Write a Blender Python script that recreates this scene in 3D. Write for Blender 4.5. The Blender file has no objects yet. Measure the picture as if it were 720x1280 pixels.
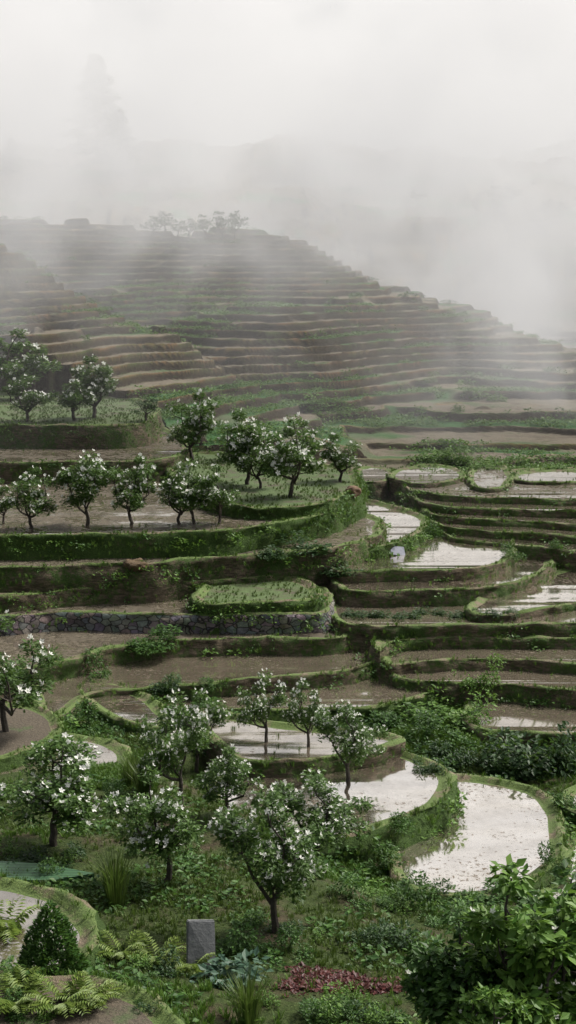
import bpy, math, numpy as np, bmesh
from mathutils import Vector
from mathutils.geometry import tessellate_polygon
rng=np.random.default_rng(7)
CZ=20.0; F=1778.0; PITCH=math.radians(10)
sc=bpy.context.scene
# ---------- camera
cam=bpy.data.cameras.new("camera"); co=bpy.data.objects.new("camera",cam); sc.collection.objects.link(co)
co.location=(0,0,CZ); co.rotation_euler=(math.radians(90)-PITCH,0,0); cam.lens=50; cam.sensor_width=36; cam.clip_end=6000
sc.camera=co
sc.view_settings.view_transform='Standard'; sc.view_settings.look='None'; sc.view_settings.exposure=0
# ---------- light
w=bpy.data.worlds.new("World"); sc.world=w; w.use_nodes=True
nt=w.node_tree; bg=nt.nodes['Background']
sky=nt.nodes.new('ShaderNodeTexSky'); sky.sky_type='NISHITA'; sky.sun_disc=False
EL=math.radians(48); AZ=math.radians(58)
sky.sun_elevation=EL; sky.sun_rotation=AZ; sky.air_density=1.0; sky.dust_density=7.0; sky.ozone_density=1.0
hs=nt.nodes.new('ShaderNodeHueSaturation'); hs.inputs['Saturation'].default_value=0.3
nt.links.new(sky.outputs[0],hs.inputs['Color']); nt.links.new(hs.outputs[0],bg.inputs[0]); bg.inputs[1].default_value=0.14
sl=bpy.data.lights.new("sun",'SUN'); so=bpy.data.objects.new("sun",sl); sc.collection.objects.link(so)
sl.energy=5.0; sl.angle=math.radians(10); sl.color=(1,0.95,0.86)
sd=Vector((math.sin(AZ)*math.cos(EL),math.cos(AZ)*math.cos(EL),math.sin(EL)))
so.rotation_euler=sd.to_track_quat('Z','Y').to_euler()
# ---------- helpers
tab=rng.random((256,256))
def vn(x,y):
    xi=np.floor(x).astype(int); yi=np.floor(y).astype(int); fx=x-xi; fy=y-yi
    fx=fx*fx*(3-2*fx); fy=fy*fy*(3-2*fy)
    a=tab[xi%256,yi%256]; b=tab[(xi+1)%256,yi%256]; c=tab[xi%256,(yi+1)%256]; d=tab[(xi+1)%256,(yi+1)%256]
    return (a*(1-fx)+b*fx)*(1-fy)+(c*(1-fx)+d*fx)*fy
def fbm(x,y,o=4):
    s=0;a=.5;n=0
    for i in range(o):
        s=s+a*vn(x*2**i+17*i,y*2**i+31*i); n+=a; a*=.5
    return s/n*2-1
def ray(px,py):
    v=(py-640)/F; return (px-360)/F, math.cos(PITCH)-v*math.sin(PITCH), math.sin(PITCH)+v*math.cos(PITCH)
def W(px,py,d):
    u,fw,dn=ray(px,py); t=d/dn; return (t*u, t*fw)
def ss(a,b,x):
    t=np.clip((x-a)/(b-a),0,1); return t*t*(3-2*t)
# ---------- ground
CP=[(-200,1280,12.3),(0,1280,12.9),(200,1280,13.4),(360,1275,13.9),(520,1280,14),(720,1280,13.8),(950,1280,13.4),
(60,1150,14.0),(130,1170,14.0),(0,1100,14.2),(68,1058,14.4),(205,1108,14.3),(345,1165,14.2),(283,1025,14.8),(430,1110,14.7),(440,1180,14.6),(160,980,15.1),(100,1000,14.9),(0,1000,14.9),
(500,1150,15.8),(600,1150,16.2),(560,1120,17.2),(680,1125,17.4),(600,1050,17.8),(480,1060,17.0),(520,1060,17.8),(540,1095,17.9),(500,1110,17.2),(570,1000,17.8),(700,960,17.4),(600,960,17.3),(560,930,17.2),
(400,1000,17),(300,980,17),(450,940,17),(300,900,16.7),(220,930,16.3),(120,900,16.5),(520,890,17.1),(580,860,16.9),(650,890,17.6),(400,890,17.2),(50,880,16.2),
(100,850,17),(300,850,17.3),(500,840,17.0),(650,840,17),(100,760,16),(300,760,16),(450,780,16),(600,760,16),(700,770,16),(430,740,15.4),
(100,690,14.7),(300,690,14.7),(450,690,14.9),(600,690,15.2),(700,690,15.2),(100,620,13.3),(300,620,13.3),(450,620,13.9),(600,630,14.1),(700,630,14.1),
(100,550,12),(300,570,12.6),(480,575,13.1),(600,575,13.1),(720,575,13.1),(0,510,11),(200,515,11.8),(330,530,12.4),(0,620,13.2),(0,700,14.6),(0,780,16),
(-300,1100,13.5),(-300,950,14.5),(-300,800,15.5),(-300,700,14.3),(-300,600,12.8),(-300,530,11),(1000,1100,16.5),(1000,950,17),(1000,800,16.5),(1000,700,15),(1000,620,14),(1000,575,13)]
CPW=np.array([(*W(a,b,d),d) for a,b,d in CP])
def near_e(x,y):
    num=np.zeros_like(x); den=np.zeros_like(x)
    for cx,cy,d in CPW:
        wgt=1/(((x-cx)**2+(y-cy)**2)+1.2)**1.7
        num+=wgt*(-d); den+=wgt
    return num/den
def base_e(x,y):
    k=ss(84,94,y+3*fbm(x/9,y/9+5,2)); e=np.full_like(x,-12.5); m=k<1
    if m.any(): e[m]=near_e(x[m],y[m])
    far=-12.9+0.03*(y-90)+0.45*fbm(x/12,y/8,2)
    e=e*(1-k)+np.minimum(far,-11.6)*k
    return e,k
def ground_raw(x,y):
    e,k=base_e(x,y)
    xw=x+6*fbm(x/25,y/25+40,2)*k; yw=y+10*fbm(x/17+11,y/25,2)*k
    rx=[-90,-60,-36,-21,-1.5,2,8.7,18.6,25,30.4,40,60]; re=np.interp(xw,rx,[10,8,6,4.6,4.3,3,-.7,-3.8,-6.2,-9.2,-13,-20])
    Yr=np.interp(xw,rx,[205,195,188,183,180,178,172,165,158,150,140,130])
    sl=np.maximum((re+12.4)/(Yr-100),.02)
    e1=re-np.maximum(0,Yr-yw)*sl-np.maximum(0,yw-Yr)*.3
    r2=[-80,-40,-27,-18.7,-14.8,-10.6,-3.9,2.5,4.8,10,14]; g=np.interp(xw,r2,[6,4.5,1.4,-2.2,-3.9,-5.7,-8.0,-10.1,-11.8,-15,-20])
    Y2=np.interp(xw,r2,[150,140,135,128,125,122,117,112,107,104,100])
    eb=np.interp(x,[-30,-20,-10,5],[-9.6,-9.9,-11.2,-12.5])
    e2=g-np.maximum(0,Y2-yw)*np.maximum((g-eb)/(Y2-91),.02)-np.maximum(0,yw-Y2)*.3
    e3=np.minimum(-14+np.maximum(0,y-190)*.30,24+.05*(y-320)+5*fbm(x/30+5,y/30,3))+np.abs(x+10)*.03+7*fbm(x/50,y/50,3); e3=np.where(y>600,38+.02*(y-600)+20*fbm(x/300,y/300,3),e3); e3=np.where(y<150,-40,e3)
    h=np.maximum(np.maximum(e1,e2),e3)-60*(1-k)
    hill=ss(-.2,.5,h-e)
    e0=np.maximum(e,h)+(1.7*fbm(x/13+3,y/13,3)+.45*fbm(x/5,y/5,2))*hill*(.25+.75*ss(98,118,y))
    st=.60+.14*ss(-.3,.3,fbm(x/40,y/40,2))+.35*ss(180,260,y)
    def q(e,st,rw,lip):
        u=e/st; fl=np.floor(u); fr=u-fl
        r=ss(1-rw,1,fr); out=st*(fl+.06*fr+.94*r)
        return out+lip*np.exp(-((fr-1)/.06)**2)+lip*np.exp(-(fr/.07)**2), np.exp(-(fr/.09)**2)+np.exp(-((1-fr)/.03)**2), fl
    a,rima,fl=q(e0,st,.20,.09); b,rimb,fl2=q(e,.35,.12,.08)
    out=np.where(hill>.02,a*hill+(b*k+e*(1-k))*(1-hill),b*k+e*(1-k))
    rough=(1-k)*(1-hill)*(.10*fbm(x/1.3,y/1.3,4)+.15*fbm(x/5,y/5,2))+.13*k*fbm(x/1.5,y/1.5,3)
    rim=(rima*hill+rimb*(1-hill))*k*(.3+.7*ss(-.2,.2,fbm(x/7,y/7+fl,2)))
    green=fbm(x/16+9+fl*3.3,y/9+4,3)
    return out+rough, rim, green, k
def mesh_np(name,co,faces,nper,mats=[],smooth=True,matidx=None,attrs={}):
    me=bpy.data.meshes.new(name); n=len(co); nf=len(faces)
    me.vertices.add(n); me.vertices.foreach_set('co',np.asarray(co,dtype=np.float32).ravel())
    me.loops.add(nf*nper); me.loops.foreach_set('vertex_index',np.asarray(faces,dtype=np.int32).ravel())
    me.polygons.add(nf); me.polygons.foreach_set('loop_start',np.arange(0,nf*nper,nper,dtype=np.int32))
    if matidx is not None: me.polygons.foreach_set('material_index',np.asarray(matidx,dtype=np.int32))
    me.polygons.foreach_set('use_smooth',np.full(nf,smooth))
    for k2,v in attrs.items():
        at=me.attributes.new(k2,'FLOAT','POINT'); at.data.foreach_set('value',np.asarray(v,dtype=np.float32))
    for m in mats: me.materials.append(m)
    me.update(calc_edges=True)
    return me
def obj(name,me,loc=(0,0,0),rot=(0,0,0),s=(1,1,1)):
    o=bpy.data.objects.new(name,me); sc.collection.objects.link(o); o.location=loc; o.rotation_euler=rot; o.scale=s; return o
# ---------- materials
class M:
    def __init__(s,name):
        s.m=bpy.data.materials.new(name); s.m.use_nodes=True; s.t=s.m.node_tree; s.b=s.t.nodes['Principled BSDF']; s.out=s.t.nodes['Material Output']
        s.pos=s.t.nodes.new('ShaderNodeNewGeometry')
    def n(s,ty,**kw):
        x=s.t.nodes.new(ty)
        for k,v in kw.items(): setattr(x,k,v)
        return x
    def l(s,a,b): s.t.links.new(a,b)
    def noise(s,scale,detail=5,rough=.6,vec=None):
        x=s.n('ShaderNodeTexNoise'); x.inputs['Scale'].default_value=scale; x.inputs['Detail'].default_value=detail; x.inputs['Roughness'].default_value=rough
        s.l(vec if vec else s.pos.outputs['Position'],x.inputs['Vector']); return x.outputs['Fac']
    def ramp(s,fac,stops,interp='LINEAR'):
        r=s.n('ShaderNodeValToRGB'); cr=r.color_ramp; cr.interpolation=interp
        while len(cr.elements)<len(stops): cr.elements.new(.5)
        for e,(p,c) in zip(cr.elements,stops):
            e.position=p; e.color=(*(c if isinstance(c,tuple) else (c,c,c)),1)
        s.l(fac,r.inputs[0]); return r.outputs[0]
    def mix(s,f,a,b,bt='MIX'):
        x=s.n('ShaderNodeMix',data_type='RGBA',blend_type=bt)
        if isinstance(f,(int,float)): x.inputs[0].default_value=f
        else: s.l(f,x.inputs[0])
        for i,c in ((6,a),(7,b)):
            if isinstance(c,tuple): x.inputs[i].default_value=(*c,1)
            else: s.l(c,x.inputs[i])
        return x.outputs[2]
    def math(s,op,a,b=0.0,clamp=False):
        x=s.n('ShaderNodeMath',operation=op,use_clamp=clamp)
        for i,c in ((0,a),(1,b)):
            if isinstance(c,(int,float)): x.inputs[i].default_value=c
            else: s.l(c,x.inputs[i])
        return x.outputs[0]
    def bump(s,h,st,dist=.1):
        x=s.n('ShaderNodeBump'); x.inputs['Strength'].default_value=st; x.inputs['Distance'].default_value=dist; s.l(h,x.inputs['Height']); s.l(x.outputs[0],s.b.inputs['Normal'])
    def nz(s):
        x=s.n('ShaderNodeSeparateXYZ'); s.l(s.pos.outputs['True Normal'],x.inputs[0]); return x.outputs[2]
    def attr(s,name):
        x=s.n('ShaderNodeAttribute'); x.attribute_name=name; return x.outputs['Fac']
def mat_ground():
    m=M("terrain"); n1=m.noise(.35); n2=m.noise(3.0,6,.7); n3=m.noise(14,4,.7)
    soil=m.ramp(n2,[(.3,(.035,.027,.017)),(.55,(.08,.06,.037)),(.75,(.13,.10,.063))])
    grass=m.ramp(n3,[(.3,(.024,.04,.01)),(.6,(.06,.088,.024)),(.8,(.10,.125,.038))])
    near=m.mix(m.ramp(m.noise(.8,6,.65),[(.34,0.0),(.52,1.0)]),soil,grass)
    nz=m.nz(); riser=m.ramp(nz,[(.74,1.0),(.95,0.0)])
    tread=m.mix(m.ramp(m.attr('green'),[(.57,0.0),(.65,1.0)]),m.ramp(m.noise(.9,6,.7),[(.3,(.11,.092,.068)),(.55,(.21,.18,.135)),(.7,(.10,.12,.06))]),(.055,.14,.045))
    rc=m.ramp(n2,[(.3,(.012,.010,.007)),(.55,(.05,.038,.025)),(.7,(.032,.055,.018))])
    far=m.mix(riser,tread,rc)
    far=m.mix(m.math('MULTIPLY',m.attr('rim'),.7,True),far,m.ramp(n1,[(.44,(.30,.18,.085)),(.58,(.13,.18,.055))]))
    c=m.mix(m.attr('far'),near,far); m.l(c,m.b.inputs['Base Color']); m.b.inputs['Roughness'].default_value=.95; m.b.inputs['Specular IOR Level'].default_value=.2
    m.bump(m.noise(7,8,.75),.9,.2); return m.m
def mat_riser(kind):
    m=M("riser_"+kind); n2=m.noise(5,6,.7); n3=m.noise(20,4,.7)
    mp=m.n('ShaderNodeMapping'); mp.inputs['Scale'].default_value=(1,1,5); m.l(m.pos.outputs['Position'],mp.inputs[0])
    st=m.noise(2.2,5,.7,mp.outputs[0])
    soil=m.ramp(st,[(.3,(.038,.031,.021)),(.5,(.11,.088,.06)),(.7,(.22,.178,.122))])
    grass=m.ramp(n3,[(.3,(.026,.052,.013)),(.6,(.07,.12,.03)),(.8,(.12,.17,.048))])
    thr={'mud':(.46,.56),'grass':(.34,.44),'stone':(.6,.7)}[kind]
    fac=m.ramp(m.mix(.5,m.noise(.6,4),n2),[(thr[0],0.0),(thr[1],1.0)])
    if kind=='stone':
        v=m.n('ShaderNodeTexVoronoi'); v.feature='DISTANCE_TO_EDGE'; v.inputs['Scale'].default_value=2.6
        mp2=m.n('ShaderNodeMapping'); mp2.inputs['Scale'].default_value=(1,1,1.5); m.l(m.pos.outputs['Position'],mp2.inputs[0])
        nv=m.n('ShaderNodeVectorMath',operation='MULTIPLY_ADD'); wn=m.n('ShaderNodeTexNoise'); wn.inputs['Scale'].default_value=2; m.l(mp2.outputs[0],wn.inputs[0]); m.l(wn.outputs['Color'],nv.inputs[0]); nv.inputs[1].default_value=(.3,.3,.3); m.l(mp2.outputs[0],nv.inputs[2])
        m.l(nv.outputs[0],v.inputs['Vector'])
        v2=m.n('ShaderNodeTexVoronoi'); v2.inputs['Scale'].default_value=2.6; m.l(nv.outputs[0],v2.inputs['Vector'])
        stone=m.mix(m.ramp(v.outputs['Distance'],[(.02,0.0),(.10,1.0)]),(.04,.034,.026),m.mix(.6,m.ramp(n2,[(.3,(.12,.11,.09)),(.7,(.25,.23,.19))]),v2.outputs['Color'],'SOFT_LIGHT'))
        hs=m.n('ShaderNodeHueSaturation'); hs.inputs['Saturation'].default_value=.4; m.l(stone,hs.inputs['Color']); soil=hs.outputs[0]
    m.l(m.mix(fac,soil,grass),m.b.inputs['Base Color']); m.b.inputs['Roughness'].default_value=.95; m.b.inputs['Specular IOR Level'].default_value=.2
    m.bump(m.noise(9,8,.75),1,.16); return m.m
def mat_bund():
    m=M("bund_grass"); n=m.noise(1.1,5,.7); n3=m.noise(22,4,.7)
    g=m.ramp(n3,[(.3,(.05,.09,.018)),(.6,(.115,.17,.04)),(.8,(.19,.22,.065))])
    s=m.ramp(n3,[(.3,(.085,.066,.042)),(.7,(.24,.19,.125))])
    m.l(m.mix(m.ramp(n,[(.38,0.0),(.50,1.0)]),s,g),m.b.inputs['Base Color']); m.b.inputs['Roughness'].default_value=.9; m.bump(m.noise(14,6,.7),.9,.1); return m.m
def mat_water(name,refl,mud,deb=.56,dcol=((.05,.04,.025),(.11,.083,.052)),nscale=6.5,mixlow=.28):
    m=M(name); n1=m.noise(.5,3); n2=m.noise(nscale,7,.72); n3=m.noise(1.2,5,.6)
    col=m.mix(m.ramp(n3,[(.35,0.0),(.7,1.0)]),tuple(c*.65 for c in mud),mud)
    debris=m.ramp(m.mix(mixlow,n2,n1),[(deb,0.0),(deb+.035,1.0)])
    m.l(m.mix(debris,col,m.ramp(n2,[(.5,dcol[0]),(.7,dcol[1])])),m.b.inputs['Base Color'])
    m.l(m.ramp(debris,[(0,.06),(1,.85)]),m.b.inputs['Roughness']); m.b.inputs['IOR'].default_value=1.33
    m.bump(debris,.25,.03)
    gl=m.n('ShaderNodeBsdfGlossy'); gl.inputs['Roughness'].default_value=.07; gl.inputs['Color'].default_value=(.97,.93,.88,1)
    b2=m.n('ShaderNodeBump'); b2.inputs['Strength'].default_value=.08; b2.inputs['Distance'].default_value=.02; m.l(m.noise(3,2),b2.inputs['Height']); m.l(b2.outputs[0],gl.inputs['Normal'])
    rf=m.math('MULTIPLY',m.math('SUBTRACT',1.0,debris),m.math('MULTIPLY',m.ramp(n3,[(.3,.7),(.65,1.0)]),refl))
    mx=m.n('ShaderNodeMixShader'); m.l(rf,mx.inputs[0]); m.l(m.b.outputs[0],mx.inputs[1]); m.l(gl.outputs[0],mx.inputs[2]); m.l(mx.outputs[0],m.out.inputs[0]); return m.m
def mat_field(name,a,b,g,thr):
    m=M(name); n=m.noise(1.0,6,.65); n2=m.noise(11,6,.7)
    s=m.ramp(n2,[(.3,a),(.7,b)]); m.l(m.mix(m.ramp(n,[(thr,0.0),(thr+.14,1.0)]),s,m.mix(n2,tuple(c*.5 for c in g),tuple(c*1.5 for c in g))),m.b.inputs['Base Color'])
    m.b.inputs['Roughness'].default_value=.85; m.bump(n2,.8,.08); return m.m
def mat_leaf(name,c1,c2,trans=.3):
    m=M(name); r=m.pos.outputs['Random Per Island']; col=m.mix(r,c1,c2)
    oi=m.n('ShaderNodeObjectInfo')
    if 'blossom' not in name: col=m.mix(m.math('MULTIPLY',oi.outputs['Random'],.3),col,tuple(c*.5 for c in c1))
    m.l(col,m.b.inputs['Base Color']); m.b.inputs['Roughness'].default_value=.5; m.b.inputs['Specular IOR Level'].default_value=.25
    tr=m.n('ShaderNodeBsdfTranslucent'); m.l(col if 'blossom' in name else m.mix(.4,col,(.12,.2,.03)),tr.inputs[0]); mx=m.n('ShaderNodeMixShader'); mx.inputs[0].default_value=trans
    m.l(m.b.outputs[0],mx.inputs[1]); m.l(tr.outputs[0],mx.inputs[2]); m.l(mx.outputs[0],m.out.inputs[0]); return m.m
def mat_plain(name,a,b,scale=8,rough=.8,bump=.5):
    m=M(name); n=m.noise(scale,6,.7); m.l(m.ramp(n,[(.3,a),(.7,b)]),m.b.inputs['Base Color']); m.b.inputs['Roughness'].default_value=rough; m.bump(n,bump,.05); return m.m
MG=mat_ground(); MR={k:mat_riser(k) for k in('mud','grass','stone')}; MB=mat_bund()
MT={'bright':mat_water("paddy_water",.9,(.21,.175,.135),.56,((.06,.046,.03),(.13,.10,.068))),'dull':mat_water("muddy_water",.5,(.16,.135,.10),.575,((.06,.048,.033),(.13,.105,.074))),
 'mud':mat_water("wet_mud_field",.34,(.16,.137,.10),.50,((.07,.058,.041),(.155,.132,.096)),4.0,.5),'grass':mat_field("grass_field",(.05,.042,.024),(.09,.08,.045),(.065,.105,.028),.36),
 'soil':mat_field("soil_field",(.045,.036,.024),(.11,.086,.058),(.05,.085,.022),.56)}
ML=mat_leaf("leaf",(.022,.068,.012),(.08,.17,.032)); MLD=mat_leaf("leaf_dark",(.015,.045,.014),(.05,.105,.03)); MLB=mat_leaf("leaf_bright",(.055,.14,.018),(.14,.245,.04)); MLS=mat_leaf("leaf_blue",(.05,.11,.075),(.11,.19,.12))
MLO=mat_leaf("leaf_pear",(.036,.085,.018),(.12,.21,.05),.38)
MLY=mat_leaf("leaf_yellow",(.10,.17,.025),(.2,.27,.045)); MLR=mat_leaf("leaf_red",(.05,.012,.015),(.11,.03,.026),.2)
MGR=mat_leaf("grass",(.035,.07,.013),(.115,.165,.038)); MGB=mat_leaf("grass_bright",(.05,.125,.016),(.14,.24,.042))
MBK=mat_plain("bark",(.022,.018,.013),(.07,.056,.042),12); MFL=mat_leaf("blossom",(.84,.84,.80),(.92,.92,.88),.4)
# ---------- terraces
S=[
(9.7,'grass','mud',[(-150,532),(0,531),(90,532),(165,530),(188,522),(195,505),(150,497),(0,490),(-150,490)]),
(11.0,'mud','mud',[(-150,578),(0,577),(120,577),(205,574),(232,560),(225,545),(150,520),(-150,520)]),
(11.6,'grass','grass',[(215,598),(260,622),(320,634),(370,634),(425,622),(448,602),(430,585),(350,575),(250,565),(215,575)]),
(12.1,'mud','grass',[(-150,670),(0,670),(150,668),(280,663),(340,655),(400,642),(432,626),(425,612),(380,600),(200,580),(-150,580)]),
(13.1,'mud','mud',[(-150,712),(0,710),(150,706),(270,696),(350,690),(430,682),(470,668),(478,650),(455,640),(400,630),(200,640),(-150,650)]),
(13.5,'bright','grass',[(380,694),(450,686),(500,675),(530,661),(532,648),(505,636),(465,624),(400,620),(360,660)]),
(14.0,'bright','mud',[(420,712),(500,713),(570,712),(625,702),(645,688),(635,672),(600,662),(540,655),(500,650),(430,660)]),
(14.4,'bright','mud',[(430,735),(520,738),(600,735),(660,722),(692,705),(688,692),(660,684),(600,680),(430,690)]),
(14.8,'bright','mud',[(600,768),(690,760),(740,752),(900,748),(900,690),(740,700),(690,715),(640,735),(600,745)]),
(14.1,'mud','mud',[(-150,748),(0,744),(100,738),(200,730),(300,722),(380,715),(430,708),(430,690),(300,680),(-150,690)]),
(14.25,'grass','grass',[(252,752),(330,754),(395,748),(400,735),(370,722),(270,724),(252,735)]),
(14.7,'mud','stone',[(-150,775),(0,770),(80,766),(250,768),(400,766),(415,752),(400,735),(200,725),(-150,735)]),
(15.4,'mud','mud',[(-150,850),(0,840),(80,830),(130,812),(200,801),(330,797),(430,795),(442,783),(430,768),(300,755),(-150,760)]),
(16.0,'dull','mud',[(60,900),(110,870),(160,862),(250,855),(350,846),(440,836),(475,826),(480,816),(455,806),(380,795),(200,795),(60,820)]),
(16.5,'dull','grass',[(330,890),(400,886),(480,880),(540,868),(560,850),(540,838),(490,832),(450,825),(300,830),(200,850),(200,880)]),
(15.0,'dull','mud',[(425,775),(520,782),(640,780),(760,778),(900,780),(900,730),(640,735),(500,730),(425,740)]),
(15.5,'dull','mud',[(476,812),(500,802),(560,797),(640,797),(740,800),(900,805),(900,760),(740,762),(640,765),(540,768),(490,780),(474,795)]),
(15.85,'dull','mud',[(488,830),(520,828),(580,824),(650,825),(740,829),(900,834),(900,780),(540,780),(486,812)]),
(16.2,'dull','mud',[(500,846),(560,854),(640,857),(740,862),(900,868),(900,800),(500,800),(495,830)]),
(16.8,'dull','mud',[(585,900),(600,910),(650,914),(740,916),(900,920),(900,850),(740,850),(640,850),(595,868),(583,885)]),
(13.9,'bright','mud',[(560,672),(610,678),(660,683),(740,688),(900,692),(900,655),(560,655)]),
(13.65,'dull','mud',[(545,656),(600,663),(660,667),(740,671),(900,675),(900,640),(545,640)]),
(13.4,'dull','mud',[(535,642),(600,649),(660,652),(740,656),(900,660),(900,620),(560,620),(530,630)]),
(13.12,'dull','mud',[(525,628),(580,634),(640,637),(740,640),(900,644),(900,600),(600,600),(520,612)]),
(12.88,'mud','mud',[(515,612),(560,619),(640,623),(740,625),(900,628),(900,585),(600,588),(515,598)]),
(16.3,'bright','grass',[(262,1010),(285,1042),(340,1052),(420,1048),(490,1030),(545,1005),(562,980),(550,958),(510,942),(460,932),(400,930),(330,935),(280,950),(258,980)]),
(15.9,'dull','mud',[(240,905),(262,930),(300,950),(370,952),(430,943),(480,933),(500,922),(440,912),(360,903),(290,893),(250,888)]),
(17.0,'bright','grass',[(488,1075),(510,1105),(560,1118),(640,1110),(690,1080),(700,1050),(690,1010),(660,985),(600,972),(540,970),(505,990),(488,1040)]),
(17.3,'bright','grass',[(650,1130),(700,1128),(760,1112),(850,1100),(850,1030),(740,1035),(700,1050),(685,1090)]),
(16.9,'bright','grass',[(700,1010),(740,1022),(850,1030),(850,980),(740,975),(700,985)]),
(15.2,'soil','grass',[(-150,960),(0,948),(50,930),(78,908),(75,888),(40,878),(-150,875)]),
(15.5,'dull','grass',[(-150,990),(0,985),(90,975),(145,960),(160,940),(140,925),(90,915),(0,920),(-150,920)]),
(16.1,'bright','grass',[(100,872),(130,893),(190,910),(210,895),(195,875),(140,855),(105,855)]),
(13.6,'dull','grass',[(-150,1090),(0,1100),(60,1115),(110,1140),(130,1170),(115,1200),(60,1215),(-150,1215)]),
(13.1,'soil','grass',[(-150,1235),(60,1222),(140,1222),(200,1245),(240,1290),(240,1350),(-150,1350)]),
]
def ell(cx,cy,rx,ry): return [(cx+rx*math.cos(a),cy+ry*math.sin(a)) for a in np.linspace(0,2*math.pi,12,endpoint=False)]
S+=[(12.7,'dull','mud',ell(535,592,46,11)),(12.75,'mud','mud',ell(612,594,30,17)),(12.8,'dull','mud',ell(690,595,50,9)),(12.85,'bright','mud',ell(468,592,30,10))]
def cr(P,ds=.18):
    P=np.array(P); n=len(P); out=[]
    for k in range(n):
        p0,p1,p2,p3=P[(k-1)%n],P[k],P[(k+1)%n],P[(k+2)%n]
        d=np.linalg.norm(p2-p1); m=max(2,int(d/ds)); t=np.linspace(0,1,m,endpoint=False)[:,None]
        t1=(p2-p0); t1=t1/ (np.linalg.norm(t1)+1e-9)*d; t2=(p3-p1); t2=t2/(np.linalg.norm(t2)+1e-9)*d
        out.append((2*t**3-3*t**2+1)*p1+(t**3-2*t**2+t)*t1*.9+(-2*t**3+3*t**2)*p2+(t**3-t**2)*t2*.9)
    return np.concatenate(out)
PROF=[(-.42,-.09),(-.28,-.075),(-.18,.0),(-.06,.03),(.02,-.03),(.07,-.14),(.10,-.32),(.14,-.55),(.2,-.85),(.27,-1.2),(.36,-1.7),(.45,-2.4)]
SL=[]
for d,top,ris,pts in S:
    P=cr([W(a,b,d) for a,b in pts],ds=.15)
    area=.5*np.sum(P[:,0]*np.roll(P[:,1],-1)-np.roll(P[:,0],-1)*P[:,1])
    if area<0: P=P[::-1]
    P=P+np.stack([fbm(P[:,0]/3,P[:,1]/3+d,3),fbm(P[:,0]/3+50,P[:,1]/3+d,3)],1)*.36
    T=np.roll(P,-2,0)-np.roll(P,2,0); T/=np.linalg.norm(T,axis=1)[:,None]+1e-9; N=np.stack([T[:,1],-T[:,0]],1)
    z=CZ-d; n=len(P); V=[]
    for j,(o,dz) in enumerate(PROF):
        nn=fbm(P[:,0]/.5+j*1.7,P[:,1]/.5+d*7,3); n2=fbm(P[:,0]/1.5+9,P[:,1]/1.5+j*.5,2)
        amp=0 if j==0 else (.05 if j<4 else .15)
        q=P+N*(o+amp*nn+(.2*n2 if j>3 else .04*n2))[:,None]
        zz=z+dz+(0 if j==0 else .05*fbm(P[:,0]/.8+3,P[:,1]/.8+j,2))+(.09*n2 if j in(2,3,4) else 0)
        V.append(np.column_stack([q,np.broadcast_to(zz,n)]))
    V=np.concatenate(V); Fs=[];Mi=[]
    a=np.arange(n); b=(a+1)%n
    for j in range(len(PROF)-1):
        Fs.append(np.stack([a+j*n,a+(j+1)*n,b+(j+1)*n,b+j*n],1)); Mi+= [1 if j<4 else 2]*n
    me=bpy.data.meshes.new("rice_terrace")
    tri=tessellate_polygon([[Vector((*V[k][:2],0)) for k in range(n)]])
    fl=np.concatenate(Fs).tolist()+[list(t) for t in tri]; Mi+=[0]*len(tri)
    me.from_pydata(V.tolist(),[],fl); 
    me.materials.append(MT[top]); me.materials.append(MB); me.materials.append(MR[ris])
    me.polygons.foreach_set('material_index',Mi); me.polygons.foreach_set('use_smooth',[True]*len(fl))
    bm=bmesh.new(); bm.from_mesh(me)
    for f in bm.faces:
        if f.material_index==0 and f.normal.z<0: f.normal_flip()
    bm.to_mesh(me); bm.free()
    obj("rice_terrace",me)
    SL.append(dict(P=P,N=N,z=z,top=top,ris=ris,poly=P[::3],bb=(*P.min(0),*P.max(0))))
def inside(x,y,poly):
    c=np.zeros(len(x),bool); x1=poly[:,0];y1=poly[:,1];x2=np.roll(x1,-1);y2=np.roll(y1,-1)
    for a,b,c2,d in zip(x1,y1,x2,y2):
        cond=((b>y)!=(d>y)); 
        if cond.any():
            c^=cond&(x<(c2-a)*(y-b)/((d-b) if d!=b else 1e-9)+a)
    return c
def slabz(x,y):
    z=np.full(len(x),-99.)
    for s in SL:
        bb=s['bb']; m=(x>bb[0])&(x<bb[2])&(y>bb[1])&(y<bb[3])&(z<s['z'])
        ix=np.nonzero(m)[0]
        if len(ix):
            k=inside(x[ix],y[ix],s['poly']); z[ix[k]]=s['z']-.1
    return z
def ground_e(x,y):
    e,r,g,k=ground_raw(x,y); s=slabz(x,y)-CZ
    return np.where(s>-50,np.minimum(e,s-.3),e),r,g,k
ang=np.radians(np.concatenate([np.linspace(-75,-24,60,endpoint=False),np.linspace(-24,24,900),np.linspace(24,75,61)[1:]]))
NA=len(ang)
rr=np.concatenate([np.linspace(6,60,360,endpoint=False),np.linspace(60,215,880,endpoint=False),np.geomspace(215,4500,240)]); NR=len(rr)
R,A=np.meshgrid(rr,ang,indexing='ij'); X=R*np.sin(A); Y=R*np.cos(A)
E,RIM,GR,K=ground_e(X.ravel(),Y.ravel())
verts=np.stack([X.ravel(),Y.ravel(),E+CZ],1)
i=np.arange(NR-1)[:,None]*NA+np.arange(NA-1)[None,:]; i=i.ravel()
faces=np.stack([i,i+1,i+NA+1,i+NA],1)[:, ::-1]
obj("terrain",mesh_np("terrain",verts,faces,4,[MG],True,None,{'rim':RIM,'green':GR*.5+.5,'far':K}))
def surfz(x,y):
    x=np.asarray(x,float);y=np.asarray(y,float)
    return np.maximum(ground_e(x,y)[0]+CZ,slabz(x,y))
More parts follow.
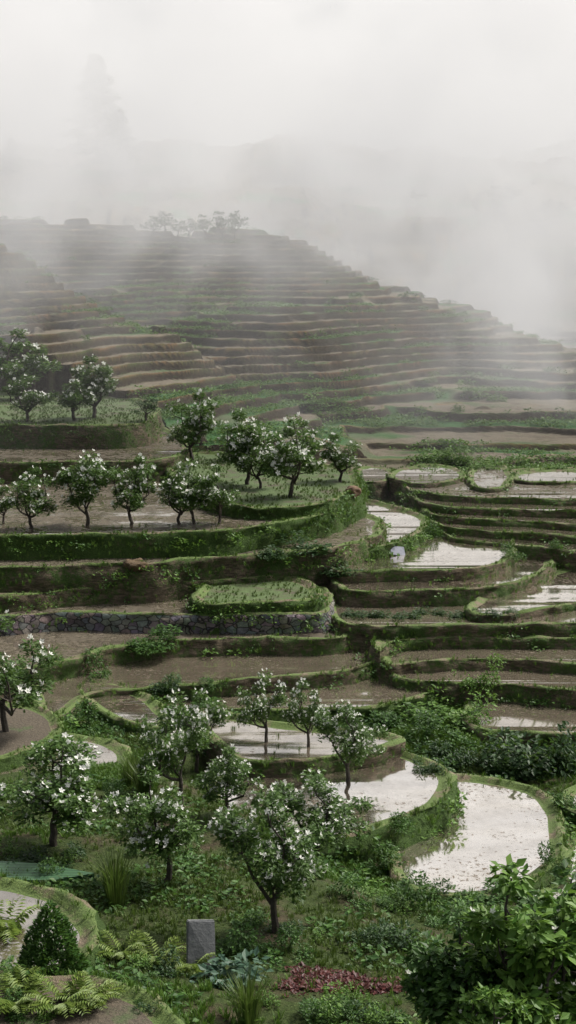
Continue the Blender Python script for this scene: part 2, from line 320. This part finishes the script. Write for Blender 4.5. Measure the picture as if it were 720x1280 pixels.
def hit(px,py):
    u,fw,dn=ray(px,py); t=np.concatenate([np.arange(14,110,.15),np.arange(110,420,.5)])
    z=CZ-t*dn; g=surfz(t*u,t*fw); k=np.nonzero(z<g)[0]
    k=k[0] if len(k) else len(t)-1
    return t[k]*u,t[k]*fw,g[k],t[k]
# ---------- plants
def leaf(L,Wd,fold=.25):
    return np.array([(0,0,0),(-Wd/2,L*.5,L*fold*.3),(0,L,0),(Wd/2,L*.5,L*fold*.3)],float),np.array([(0,2,1),(0,3,2)])
def rotm(yaw,pitch,roll):
    cy,sy=np.cos(yaw),np.sin(yaw); cp,sp=np.cos(pitch),np.sin(pitch); cr_,sr=np.cos(roll),np.sin(roll); n=len(yaw)
    Rz=np.zeros((n,3,3)); Rz[:,0,0]=cy;Rz[:,0,1]=-sy;Rz[:,1,0]=sy;Rz[:,1,1]=cy;Rz[:,2,2]=1
    Rx=np.zeros((n,3,3)); Rx[:,0,0]=1;Rx[:,1,1]=cp;Rx[:,1,2]=-sp;Rx[:,2,1]=sp;Rx[:,2,2]=cp
    Ry=np.zeros((n,3,3)); Ry[:,1,1]=1;Ry[:,0,0]=cr_;Ry[:,0,2]=sr;Ry[:,2,0]=-sr;Ry[:,2,2]=cr_
    return Rz@Rx@Ry
def inst(base,pos,yaw,pitch=None,roll=None,scale=None):
    bv,bf=base; pos=np.asarray(pos,float); n=len(pos); z=np.zeros(n)
    Rm=rotm(yaw,z if pitch is None else pitch,z if roll is None else roll)
    s=np.ones(n) if scale is None else scale
    v=np.einsum('nij,kj->nki',Rm,bv)*(s[:,None,None] if s.ndim==1 else s[:,None,:])+pos[:,None,:]
    f=bf[None]+(np.arange(n)*len(bv))[:,None,None]
    return v.reshape(-1,3),f.reshape(-1,bf.shape[1])
def joinp(parts):
    V=[];Fc=[];Mi=[];o=0
    for v,f,m in parts:
        V.append(v);Fc.append(f+o);Mi.append(np.full(len(f),m));o+=len(v)
    return np.concatenate(V),np.concatenate(Fc),np.concatenate(Mi)
U=lambda a,b,n: rng.uniform(a,b,n)
def tuft(nb,h,w,spread):
    V=[];Fc=[]
    for k in range(nb):
        a=rng.uniform(0,6.28); r=rng.uniform(0,.05+spread*.25); le=rng.uniform(.6,1)*h; ln=rng.uniform(.15,1)*spread
        bx,by=r*math.cos(a),r*math.sin(a); px_,py_=-math.sin(a)*w/2,math.cos(a)*w/2
        mx,my=bx+math.cos(a)*ln*.4,by+math.sin(a)*ln*.4; tx,ty=bx+math.cos(a)*ln,by+math.sin(a)*ln; o=len(V)
        V+=[(bx-px_,by-py_,0),(bx+px_,by+py_,0),(mx-px_,my-py_,le*.7),(mx+px_,my+py_,le*.7),(tx,ty,le if spread<h*.7 else le*.8)]
        Fc+=[(o,o+1,o+3),(o,o+3,o+2),(o+2,o+3,o+4)]
    return np.array(V),np.array(Fc)
def weed(nl,r,h,L,Wd):
    a=U(0,6.28,nl); q=np.sqrt(U(0,1,nl)); z=h*np.sqrt(np.maximum(0,1-q*q))*U(.6,1,nl)
    p=np.stack([r*q*np.cos(a),r*q*np.sin(a),z],1)
    return inst(leaf(L,Wd),p,a-1.57+U(-.8,.8,nl),U(-.5,.7,nl),U(-.5,.5,nl),U(.7,1.3,nl))
def bushmesh(nl,L,Wd,mat,seed,lump=6,cone=False):
    cs=rng.normal(0,.45,(lump,3)); cs[:,2]=np.abs(cs[:,2])*.9
    k=rng.integers(0,lump,nl); d=rng.normal(0,1,(nl,3)); d/=np.linalg.norm(d,axis=1)[:,None]; 
    p=cs[k]+d*U(.3,.55,nl)[:,None]
    if cone:
        zz=1-np.sqrt(U(0,1,nl)); a=U(0,6.28,nl); rad=(1-zz**1.3)*.42*(1+.2*np.sin(a*5+zz*9))*U(.8,1.05,nl); p=np.stack([rad*np.cos(a),rad*np.sin(a),zz],1); d=np.stack([np.cos(a),np.sin(a),np.full(nl,.5)],1)
    else: p[:,2]=np.abs(p[:,2])*.8
    yaw=np.arctan2(d[:,1],d[:,0])-1.57+U(-.7,.7,nl)
    v,f=inst(leaf(L,Wd),p,yaw,U(-.6,.6,nl)+(.5 if cone else 0),U(-.6,.6,nl),U(.7,1.3,nl))
    return mesh_np("bush",v,f,3,[mat],False)
def tube(path,rad,sides=6):
    path=np.array(path);n=len(path);V=[];Fc=[]
    for k in range(n):
        t=path[min(k+1,n-1)]-path[max(k-1,0)]; t=t/(np.linalg.norm(t)+1e-9)
        u=np.cross(t,(0.3,.9,.1)); u/=np.linalg.norm(u)+1e-9; v=np.cross(t,u)
        for s in range(sides):
            a=2*math.pi*s/sides; V.append(path[k]+rad[k]*(u*math.cos(a)+v*math.sin(a)))
    for k in range(n-1):
        for s in range(sides):
            a=k*sides+s;b=k*sides+(s+1)%sides; Fc+=[(a,b,b+sides),(a,b+sides,a+sides)]
    return np.array(V),np.array(Fc)
def bend(a,b,r,n=5,sag=.12):
    a=np.array(a,float);b=np.array(b,float); L=np.linalg.norm(b-a); off=rng.normal(0,1,3)*L*sag; off[2]=abs(off[2])*-.6
    t=np.linspace(0,1,n)[:,None]; return a+(b-a)*t+off*np.sin(t*math.pi)+rng.normal(0,.03*L,(n,3))*np.sin(t*math.pi)
def tree_mesh(H=4,Wd=3.4,nclump=26,nleaf=95,L=.15,flower=.5,trunk=.24,lm=None,lean=0.15,fr=.085,cr0=.30,cr1=.5):
    parts=[]
    tt=np.array([rng.normal(0,lean),rng.normal(0,lean),H*trunk]); p=bend((0,0,-.25),tt,1,6,.08); parts.append((*tube(p,np.linspace(.13,.085,6)*H/4,7),0))
    clumps=[]; nl=rng.integers(4,6)
    for k in range(nl):
        a=2*math.pi*k/nl+rng.uniform(-.5,.5); rad=Wd/2*rng.uniform(.45,.75); e=np.array([math.cos(a)*rad,math.sin(a)*rad,H*rng.uniform(.45,.8)])
        if k==0: e=np.array([rng.normal(0,.3),rng.normal(0,.3),H*.9])
        p=bend(tt+np.array([0,0,rng.uniform(-.25,.02)]),e,1,7,.16); parts.append((*tube(p,np.linspace(.065,.02,7)*H/4,6),0)); clumps.append(e)
        for q in range(int(nclump/nl)-1):
            s=p[rng.integers(2,6)]; a2=rng.uniform(0,6.28); e2=s+np.array([math.cos(a2)*rng.uniform(.3,.95),math.sin(a2)*rng.uniform(.3,.95),rng.uniform(-.3,.75)])*Wd/3.6
            rr_=math.hypot(e2[0],e2[1]); top=H*(.97-.30*(rr_/(Wd/2))**2); e2[2]=min(max(e2[2],H*.33),top)
            if rr_>Wd/2: e2[:2]*=Wd/2/rr_
            parts.append((*tube(bend(s,e2,1,4,.12),np.linspace(.028,.01,4)*H/4,4),0)); clumps.append(e2)
    P=[];Dd=[];FP=[]
    for c in clumps:
        n=int(nleaf*rng.uniform(.6,1.3)); R_=rng.uniform(cr0,cr1)*H/4; d=rng.normal(0,1,(n,3)); d/=np.linalg.norm(d,axis=1)[:,None]
        pp=c+d*(R_*U(.15,1.1,n)**.7)[:,None]*np.array([1,1,.78]); P.append(pp);Dd.append(d)
        m=int(rng.poisson(flower*7)); d2=rng.normal(0,1,(m,3)); d2[:,2]=np.abs(d2[:,2])-.2
        if m: d2/=np.linalg.norm(d2,axis=1)[:,None]; FP.append(c+d2*R_*1.1*np.array([1,1,.85]))
    P=np.concatenate(P);Dd=np.concatenate(Dd);n=len(P)
    v,f=inst(leaf(L,L*.52),P,np.arctan2(Dd[:,1],Dd[:,0])-1.57+U(-.9,.9,n),U(-.7,.6,n),U(-.7,.7,n),U(.65,1.25,n)); parts.append((v,f,1))
    if FP:
        FP=np.concatenate(FP); n=len(FP); fv=[(0,0,0)];ff=[]
        for k in range(5):
            a=k*1.2566; o=len(fv); r=fr
            fv+=[(r*.7*math.cos(a-.5),r*.7*math.sin(a-.5),.035),(r*1.1*math.cos(a),r*1.1*math.sin(a),.055),(r*.7*math.cos(a+.5),r*.7*math.sin(a+.5),.035)]; ff+=[(0,o,o+1),(0,o+1,o+2)]
        v,f=inst((np.array(fv),np.array(ff)),FP,U(0,6.28,n),U(-1.2,1.2,n),U(-1.2,1.2,n),U(.6,1.25,n)); parts.append((v,f,2))
    V,Fc,Mi=joinp(parts); return mesh_np("pear_tree",V,Fc,3,[MBK,lm or MLO,MFL],False,Mi)
TV=[tree_mesh(4,3.3+.3*(k%3),26+2*k,175,.17,.75 if k%2 else 1.15,fr=.09) for k in range(6)]
TM=[tree_mesh(4,3.6,28,170,.19,.7,.22,fr=.115) for k in range(5)]
TF=[tree_mesh(4,3.2+.4*k,18+3*k,60,.24,0,.3,MLD) for k in range(3)]
def plant_tree(px,py,hpx,wpx=None,var=None,pool=TV,name="pear_tree"):
    x,y,z,t=hit(px,py); h=hpx*t/F; k=(int(px*7+py) if var is None else var)%len(pool)
    sxy=h/4 if wpx is None else wpx*t/F/3.6
    return obj(name,pool[k],(x,y,z),(0,0,rng.uniform(0,6.28)),(sxy,sxy,h/4))
for a in [(68,1058,140,160),(205,1108,158,130),(345,1165,190,150),(225,1005,150,100),(283,1022,98,85),(332,928,98,72),(436,978,104,92),(385,935,90,66),(10,915,160,140),(400,1080,120,125),(245,965,110,80)]: plant_tree(*a)
for a in [(40,662,80,74),(108,658,96,80),(165,657,92,76),(225,656,80,66),(243,655,82,64),(275,655,78,64),(240,577,92,78),(308,606,98,88),(362,622,105,88),(425,602,62,66),(325,611,74,62),(380,585,62,60),(250,560,60,50),(35,528,62,70),(92,526,70,74),(117,523,82,84),(20,500,92,100),(300,575,58,60),(5,655,60,50)]: plant_tree(*a,pool=TM)
for a in [(185,527,36,50)]: plant_tree(*a,pool=TF,name="dark_bush_tree")
for a in [(293,300,38,30),(277,300,34,30),(255,298,30,26),(236,297,24,34),(222,297,20,24),(207,296,26,36),(192,296,24,32),(690,284,34,46),(672,288,22,34),(628,262,34,50),(520,260,24,30),(440,255,20,26)]: plant_tree(*a,pool=TF,name="ridge_tree")
TB=[tree_mesh(4.4,3.4,40,105,.30,.1,.2,MLB,cr0=.26,cr1=.44),tree_mesh(4.4,3.2,40,105,.30,.1,.2,ML,cr0=.26,cr1=.44)]
for px,py,d,k,s in [(655,1330,13.6,0,.92),(550,1330,13.6,1,.68),(735,1290,13.7,1,.8),(600,1400,13.6,0,.6)]:
    x,y=W(px,py,d); obj("broadleaf_tree",TB[k],(x,y,CZ-d),(0,0,px),(s*.85,s*.85,s*.95))
# ---------- scatter grass
tufts=[tuft(9,.24,.022,.14) for _ in range(4)]; weeds=[weed(16,.22,.2,.13,.08) for _ in range(4)]; weeds2=[weed(22,.3,.34,.17,.09) for _ in range(4)]
def scatter(name,pts,kinds,mat,smin=.7,smax=1.4):
    pts=np.asarray(pts)
    if not len(pts): return
    idx=rng.integers(0,len(kinds),len(pts)); parts=[]
    for k,b in enumerate(kinds):
        q=pts[idx==k]; n=len(q)
        if n: parts.append((*inst(b,q,U(0,6.28,n),U(-.25,.25,n),U(-.25,.25,n),U(smin,smax,n)),0))
    V,Fc,Mi=joinp(parts); obj(name,mesh_np(name,V,Fc,3,[mat],False))
WP=[];GP2=[];GPs=[];W2=[]
for s in SL:
    P,N,z=s['P'],s['N'],s['z']; n=len(P); dist=np.hypot(P[:,0],P[:,1]); ok=(np.abs(P[:,0])<dist*.27+3)&(P[:,1]<90)
    g={'grass':1.0,'mud':.5,'stone':.15}[s['ris']]
    for rep in range(8):
        o=U(-.15,.5,n); dz=np.interp(o,[-.28,.0,.08,.2,.45],[.0,.0,-.15,-.7,-1.5])*U(.3,1,n)
        nz=fbm(P[:,0]/1.6+rep,P[:,1]/1.6,2); big=fbm(P[:,0]/4+z,P[:,1]/4,2)
        m=ok&(rng.random(n)<g*.75)&(nz>-.25-.3*g)
        if rep==5: m=m&(o>.05)&(nz>.05)
        if rep>=6: m=ok&(o>.12)&(big>.12 if s['ris']=='grass' else big>.3)&(rng.random(n)<.4)
        q=np.column_stack([P+N*o[:,None],z+dz-.02])[m]
        if len(q): q=q[slabz(q[:,0],q[:,1])<q[:,2]+.12]
        (W2 if rep>=6 else WP if rep==5 else GP2 if rep in(1,2,3) else GPs).append(q)
    if s['top']=='grass':
        bb=s['bb'];m=int((bb[2]-bb[0])*(bb[3]-bb[1])*12); x=U(bb[0],bb[2],m);y=U(bb[1],bb[3],m);k=inside(x,y,s['poly'])&(slabz(x,y)<s['z']+.01)&(np.abs(x)<y*.27+2)&(fbm(x/1.5,y/1.5,3)>-.2); GPs.append(np.column_stack([x,y,np.full(m,s['z']-.1)])[k])
    if s['top'] in('mud','dull'):
        bb=s['bb'];m=int((bb[2]-bb[0])*(bb[3]-bb[1])*1.6); x=U(bb[0],bb[2],m);y=U(bb[1],bb[3],m);k=inside(x,y,s['poly'])&(slabz(x,y)<s['z']+.01)&(np.abs(x)<y*.27+2)&(fbm(x/2.5,y/2.5,2)>.2); GPs.append(np.column_stack([x,y,np.full(m,s['z']-.1)])[k])
n=110000; x=U(-14,16,n); y=U(15,56,n); k=(np.abs(x)<y*.23+2); x=x[k];y=y[k]; z0=slabz(x,y); k=z0<0; x=x[k];y=y[k]
g=ground_e(x,y)[0]+CZ; dn=fbm(x/2.2,y/2.2,3); lush=fbm(x/4+7,y/4,2)
kk=rng.random(len(x))<np.clip(.4+dn*1.6,.08,1)
q=np.column_stack([x,y,g-.02])
GPs.append(q[kk&(lush<.15)]); GP2.append(q[kk&(lush>=.1)]); WP.append(q[kk&(dn>.15)][::12]); W2.append(q[kk&(lush>.35)][::25])
def patch(px0,px1,py0,py1,d,n):
    px=U(px0,px1,n);py=U(py0,py1,n); P=np.array([W(a,b,d) for a,b in zip(px,py)]); s=slabz(P[:,0],P[:,1])<0; P=P[s]; return np.column_stack([P,surfz(P[:,0],P[:,1])-.02])
GP2.append(patch(95,195,905,1000,15.3,3200)); GP2.append(patch(490,600,870,935,17,2500)); GP2.append(patch(210,290,870,900,16.5,900))
# shrubs and crops on the hill terraces
n=90000; x=U(-50,50,n); y=U(92,190,n); k=np.abs(x)<y*.25+3; x=x[k];y=y[k]; ge,ri,gr,_=ground_e(x,y); k=(ri>.6)&(fbm(x/9+3,y/6,3)>.2)&(slabz(x,y)<0)
HB=np.column_stack([x,y,ge+CZ-.05])[k]
k=(gr>.32)&(rng.random(len(x))<.5)&(y<150); HC=[np.column_stack([x,y,ge+CZ-.05])[k]]
for px0,px1,py0,py1,n in [(150,320,364,390,34),(205,280,402,418,12),(120,200,395,408,8),(380,440,502,518,10),(540,585,556,585,16),(590,720,576,588,16)]:
    for _ in range(n):
        hx,hy,hz,_t=hit(rng.uniform(px0,px1),rng.uniform(py0,py1)); m=16; jx=hx+rng.normal(0,1.2,m); jy=hy+rng.normal(0,.9,m); HC.append(np.column_stack([jx,jy,surfz(jx,jy)-.05]))
scatter("grass",np.concatenate(GPs),tufts,MGR,.4,.85); scatter("bright_grass",np.concatenate(GP2),tufts,MGB,.5,1.05); scatter("weeds",np.concatenate(WP),weeds,ML,.6,1.4); scatter("leafy_weeds",np.concatenate(W2),weeds2,MLB,.5,1.3)
scatter("hillside_shrubs",HB,weeds2,ML,.7,1.7); scatter("hillside_crops",np.concatenate(HC),weeds,MLB,1.0,1.8)
# ---------- bushes
BU=[bushmesh(900,.16,.09,ML,k) for k in range(2)]; BD=[bushmesh(900,.2,.11,MLD,k) for k in range(2)]; BB=[bushmesh(800,.17,.1,MLB,k) for k in range(2)]; BS=[bushmesh(300,.34,.2,MLS,1)]
def bush(px,py,wpx,hpx,pool,name="bush"):
    x,y,z,t=hit(px,py); return obj(name,pool[rng.integers(len(pool))],(x,y,z-.1),(0,0,rng.uniform(0,6.28)),(wpx*t/F/1.9,wpx*t/F/1.9,hpx*t/F/1.15))
for a in [(410,512,50,18),(605,500,45,22),(548,578,50,26),(575,580,30,16),(530,485,25,12),(573,515,16,14),(575,905,60,40),(520,905,80,30),(600,875,40,36)]: bush(*a,BB)
for a in [(195,815,60,22),(175,808,50,20),(540,672,26,34),(640,705,26,20),(692,715,22,26),(550,925,60,36),(480,910,70,34),(565,1010,40,40),(500,1050,40,28),(575,1125,60,16),(640,1116,60,18),(690,1085,34,36),(705,1010,40,36),(440,1130,50,34),(510,1130,60,50),(90,960,40,24),(110,915,50,36),(150,1000,40,30),(260,880,60,16),(120,845,40,34),(320,1200,70,44),(290,1190,60,40),(370,1195,50,36),(470,1090,50,40)]: bush(*a,BU)
for a in [(660,960,90,65),(690,965,70,80),(620,965,70,40),(560,960,60,26),(30,1085,50,18),(80,1088,50,18),(395,725,60,24),(330,712,40,18),(425,722,50,18),(500,1180,60,50),(540,1210,60,40)]: bush(*a,BD,"dark_bush")
for (x0,x1,y0,y1,n_) in [(150,500,1190,1285,32),(430,560,1100,1180,12),(0,160,1066,1096,8),(200,300,868,900,6),(500,640,930,975,8),(0,60,1215,1275,5),(440,600,880,925,6),(300,440,1150,1180,4)]:
    for _ in range(n_):
        px,py=rng.uniform(x0,x1),rng.uniform(y0,y1)
        if 350<px<500 and 1205<py<1255: continue
        if 215<px<330 and 1195<py<1285: continue
        p,nm=[(BU,"bush"),(BD,"dark_bush"),(BB,"bush"),(BU,"bush")][rng.integers(4)]; wd=rng.uniform(22,52)*(py/1200); bush(px,py,wd,wd*rng.uniform(.45,.8),p,nm)
for px in range(430,640,17): bush(px,770+rng.uniform(-3,3),26,14,BD,"vegetable_row")
for px in range(590,730,14): bush(px,585+rng.uniform(-3,3),20,8,BB,"vegetable_row")
bush(285,1228,75,40,BS,"hosta_plant")
x,y,z,t=hit(65,1222); obj("conical_shrub",bushmesh(4600,.07,.035,ML,3,cone=True),(x,y,z-.05),(0,0,0),(1.5,1.5,105*t/F))
tg=tuft(140,1.25,.022,.62); tgm=mesh_np("tall_grass",tg[0],tg[1],3,[MGR],False)
for a in [(145,1135,75),(180,1000,50),(165,985,50),(310,1285,75)]:
    x,y,z,t=hit(*a[:2]); k=a[2]*t/F/1.2; obj("tall_grass",tgm,(x,y,z),(0,0,rng.uniform(0,6)),(k,k,k))
def fern_mesh(nf,L):
    parts=[]
    for k in range(nf):
        a=rng.uniform(0,6.28); el=rng.uniform(.5,1.2); m=12; t=np.linspace(.12,1,m); r=L*t*math.cos(el*.8); zz=L*(t*math.sin(el)-.45*t*t)
        for sgn in(-1,1):
            p=np.stack([r*math.cos(a),r*math.sin(a),zz],1); parts.append((*inst(leaf(L*.36,L*.09),p,np.full(m,a-1.57+sgn*1.0),U(-.3,.1,m),np.zeros(m),1.05-t*.75),0))
    V,Fc,Mi=joinp(parts); return V,Fc
fm_=fern_mesh(16,.55); FM=mesh_np("fern",*fm_,3,[MLY],False)
for a in [(75,1262,60),(110,1255,50),(20,1262,55),(10,1165,55),(150,1195,45),(195,1200,45),(240,1215,40),(30,1240,40)]:
    x,y,z,t=hit(*a[:2]); k=a[2]*t/F/.5; obj("fern",FM,(x,y,z),(0,0,rng.uniform(0,6)),(k,k,k))
q=[]
for _ in range(800):
    a=rng.uniform(0,6.28); r=math.sqrt(rng.random()); r*=.7+.3*math.sin(a*3+1)+rng.normal(0,.08); px=425+95*r*math.cos(a); py=1230+28*r*math.sin(a); x,y=W(px,py,14.1); q.append((x,y))
q=np.array(q); z=surfz(q[:,0],q[:,1]); scatter("red_groundcover",np.column_stack([q,z-.06]),weeds,MLR,.35,.8)
# ---------- small objects
def slab_mesh(name,sx,sy,sz,mat,j=.004,bev=.018):
    bm=bmesh.new(); bmesh.ops.create_cube(bm,size=1); bmesh.ops.scale(bm,vec=(sx,sy,sz),verts=bm.verts)
    for v in bm.verts: v.co+=Vector(rng.normal(0,.02,3))
    bmesh.ops.bevel(bm,geom=bm.edges[:],offset=bev,segments=2,affect='EDGES')
    me=bpy.data.meshes.new(name); bm.to_mesh(me); bm.free(); me.materials.append(mat); return me
x,y,z,t=hit(252,1208); obj("stone_slab",slab_mesh("stone_slab",.62,.10,1.05,mat_plain("slate",(.08,.085,.09),(.16,.165,.17),5,.7)),(x,y,z+.42),(-.3,.08,.35))
x,y,z,t=hit(497,694); obj("grey_tarp",slab_mesh("grey_tarp",.8,.55,.05,mat_plain("tarp",(.12,.13,.17),(.2,.21,.26),3,.7)),(x,y,z+.2),(.7,.2,.3))
def rock(name,px,py,wpx,hpx,mat):
    x,y,z,t=hit(px,py); bm=bmesh.new(); bmesh.ops.create_icosphere(bm,subdivisions=4,radius=1)
    for v in bm.verts:
        f=1+.5*float(fbm(np.array([v.co.x*1.5+px]),np.array([v.co.y*1.5+v.co.z*1.3]),3)[0]); v.co*=f
    me=bpy.data.meshes.new(name); bm.to_mesh(me); bm.free(); me.materials.append(mat); me.polygons.foreach_set('use_smooth',[True]*len(me.polygons))
    obj(name,me,(x,y,z),(0,0,0),(wpx*t/F/2,wpx*t/F/2,hpx*t/F*.7))
MH=mat_plain("straw",(.06,.04,.022),(.15,.10,.055),14,.95,1.0); MS=mat_plain("earth",(.09,.055,.032),(.19,.12,.075),5,.95,1.0)
rock("straw_heap",170,726,28,12,MH); rock("earth_mound",441,622,20,10,MS); rock("earth_mound",405,752,14,10,MS)
def mat_strip(px0,px1,py0,py1,d):
    m=M("green_net"); wv=m.n('ShaderNodeTexWave'); wv.bands_direction='Y'; wv.inputs['Scale'].default_value=3.5; wv.inputs['Distortion'].default_value=1; m.l(m.pos.outputs['Position'],wv.inputs[0])
    m.l(m.ramp(wv.outputs['Fac'],[(.3,(.015,.04,.02)),(.7,(.055,.13,.06))]),m.b.inputs['Base Color'])
    g=[(px0,py0),(px1*.6+px0*.4,py0+6),(px1,(py0+py1)/2+4),(px1*.7+px0*.3,py1-2),(px0,py1)]
    P=[(*W(a,b,d),0) for a,b in g]
    z=surfz([p[0] for p in P],[p[1] for p in P]).max()+.08
    me=bpy.data.meshes.new("green_net"); n=len(P); me.from_pydata([(p[0],p[1],z) for p in P]+[(p[0],p[1],z-.12) for p in P],[],[tuple(range(n))]+[(k,(k+1)%n,(k+1)%n+n,k+n) for k in range(n)]); me.materials.append(m.m); obj("green_net",me)
mat_strip(-40,118,1078,1106,14.3)
def conifer(H,R_):
    parts=[(*tube([(0,0,0),(0,0,H*.5),(0,0,H)],[.3,.2,.04],6),0)]; n=4200; zz=U(.08,1,n)**.9; a=U(0,6.28,n); layer=.7+.3*np.sin(zz*45+a); r=(1-zz)**.7*R_*layer*U(.3,1,n)
    p=np.stack([r*np.cos(a),r*np.sin(a),zz*H-.15*r],1); parts.append((*inst(leaf(1.1,.6),p,a-1.57+U(-.6,.6,n),U(-.6,0,n),U(-.4,.4,n),U(.6,1.2,n)),1))
    V,Fc,Mi=joinp(parts); return mesh_np("conifer",V,Fc,3,[MBK,MLD],False,Mi)
CM=conifer(20,8)
for px,py,hp in [(122,200,130),(150,215,80),(15,215,45)]:
    x,y,z,t=hit(px,py); k=hp*t/F/20; obj("conifer",CM,(x,y,z-1),(0,0,px),(k*1.15,k*1.15,k))
# ---------- fog
fm=bpy.data.materials.new("fog_bank"); fm.use_nodes=True; t=fm.node_tree; t.nodes.clear()
out=t.nodes.new('ShaderNodeOutputMaterial'); pv=t.nodes.new('ShaderNodeVolumePrincipled'); t.links.new(pv.outputs[0],out.inputs['Volume'])
pv.inputs['Color'].default_value=(1,1,1,1); pv.inputs['Anisotropy'].default_value=.1
geo=t.nodes.new('ShaderNodeNewGeometry'); sep=t.nodes.new('ShaderNodeSeparateXYZ'); t.links.new(geo.outputs['Position'],sep.inputs[0])
def mr(src,a,b,c,d2,ty='SMOOTHSTEP'):
    x=t.nodes.new('ShaderNodeMapRange'); x.interpolation_type=ty; t.links.new(src,x.inputs[0])
    for k,v in zip((1,2,3,4),(a,b,c,d2)): x.inputs[k].default_value=v
    return x.outputs[0]
def mt(op,a,b):
    x=t.nodes.new('ShaderNodeMath'); x.operation=op
    for k,v in ((0,a),(1,b)):
        if isinstance(v,(int,float)): x.inputs[k].default_value=v
        else: t.links.new(v,x.inputs[k])
    return x.outputs[0]
def noi(sc_,det,dist_=.4):
    no=t.nodes.new('ShaderNodeTexNoise'); no.inputs['Scale'].default_value=sc_; no.inputs['Detail'].default_value=det; no.inputs['Distortion'].default_value=dist_; t.links.new(geo.outputs['Position'],no.inputs['Vector']); return no.outputs['Fac']
dist=mr(sep.outputs[1],110,250,0,1)
nn=mr(noi(.05,4),.45,.60,.2,1.7)
wisp=mr(noi(.075,4,.8),.49,.63,0,1)
start=mr(sep.outputs[1],84,112,.1,1)
d1=mt('MULTIPLY',mt('ADD',mt('MULTIPLY',dist,.0145),mt('MULTIPLY',start,.004)),nn)
d2=mt('MULTIPLY',mt('MULTIPLY',wisp,start),.021)
dens=mt('ADD',d1,d2)
t.links.new(dens,pv.inputs['Density'])
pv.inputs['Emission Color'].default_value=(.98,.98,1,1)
t.links.new(mt('MULTIPLY',dens,.2),pv.inputs['Emission Strength'])  # glow put into the fog, standing in for multiply scattered light
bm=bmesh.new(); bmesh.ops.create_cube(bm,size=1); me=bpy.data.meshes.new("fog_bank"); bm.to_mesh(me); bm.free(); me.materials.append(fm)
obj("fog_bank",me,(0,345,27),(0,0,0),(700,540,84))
fm.cycles.volume_step_rate=2.0
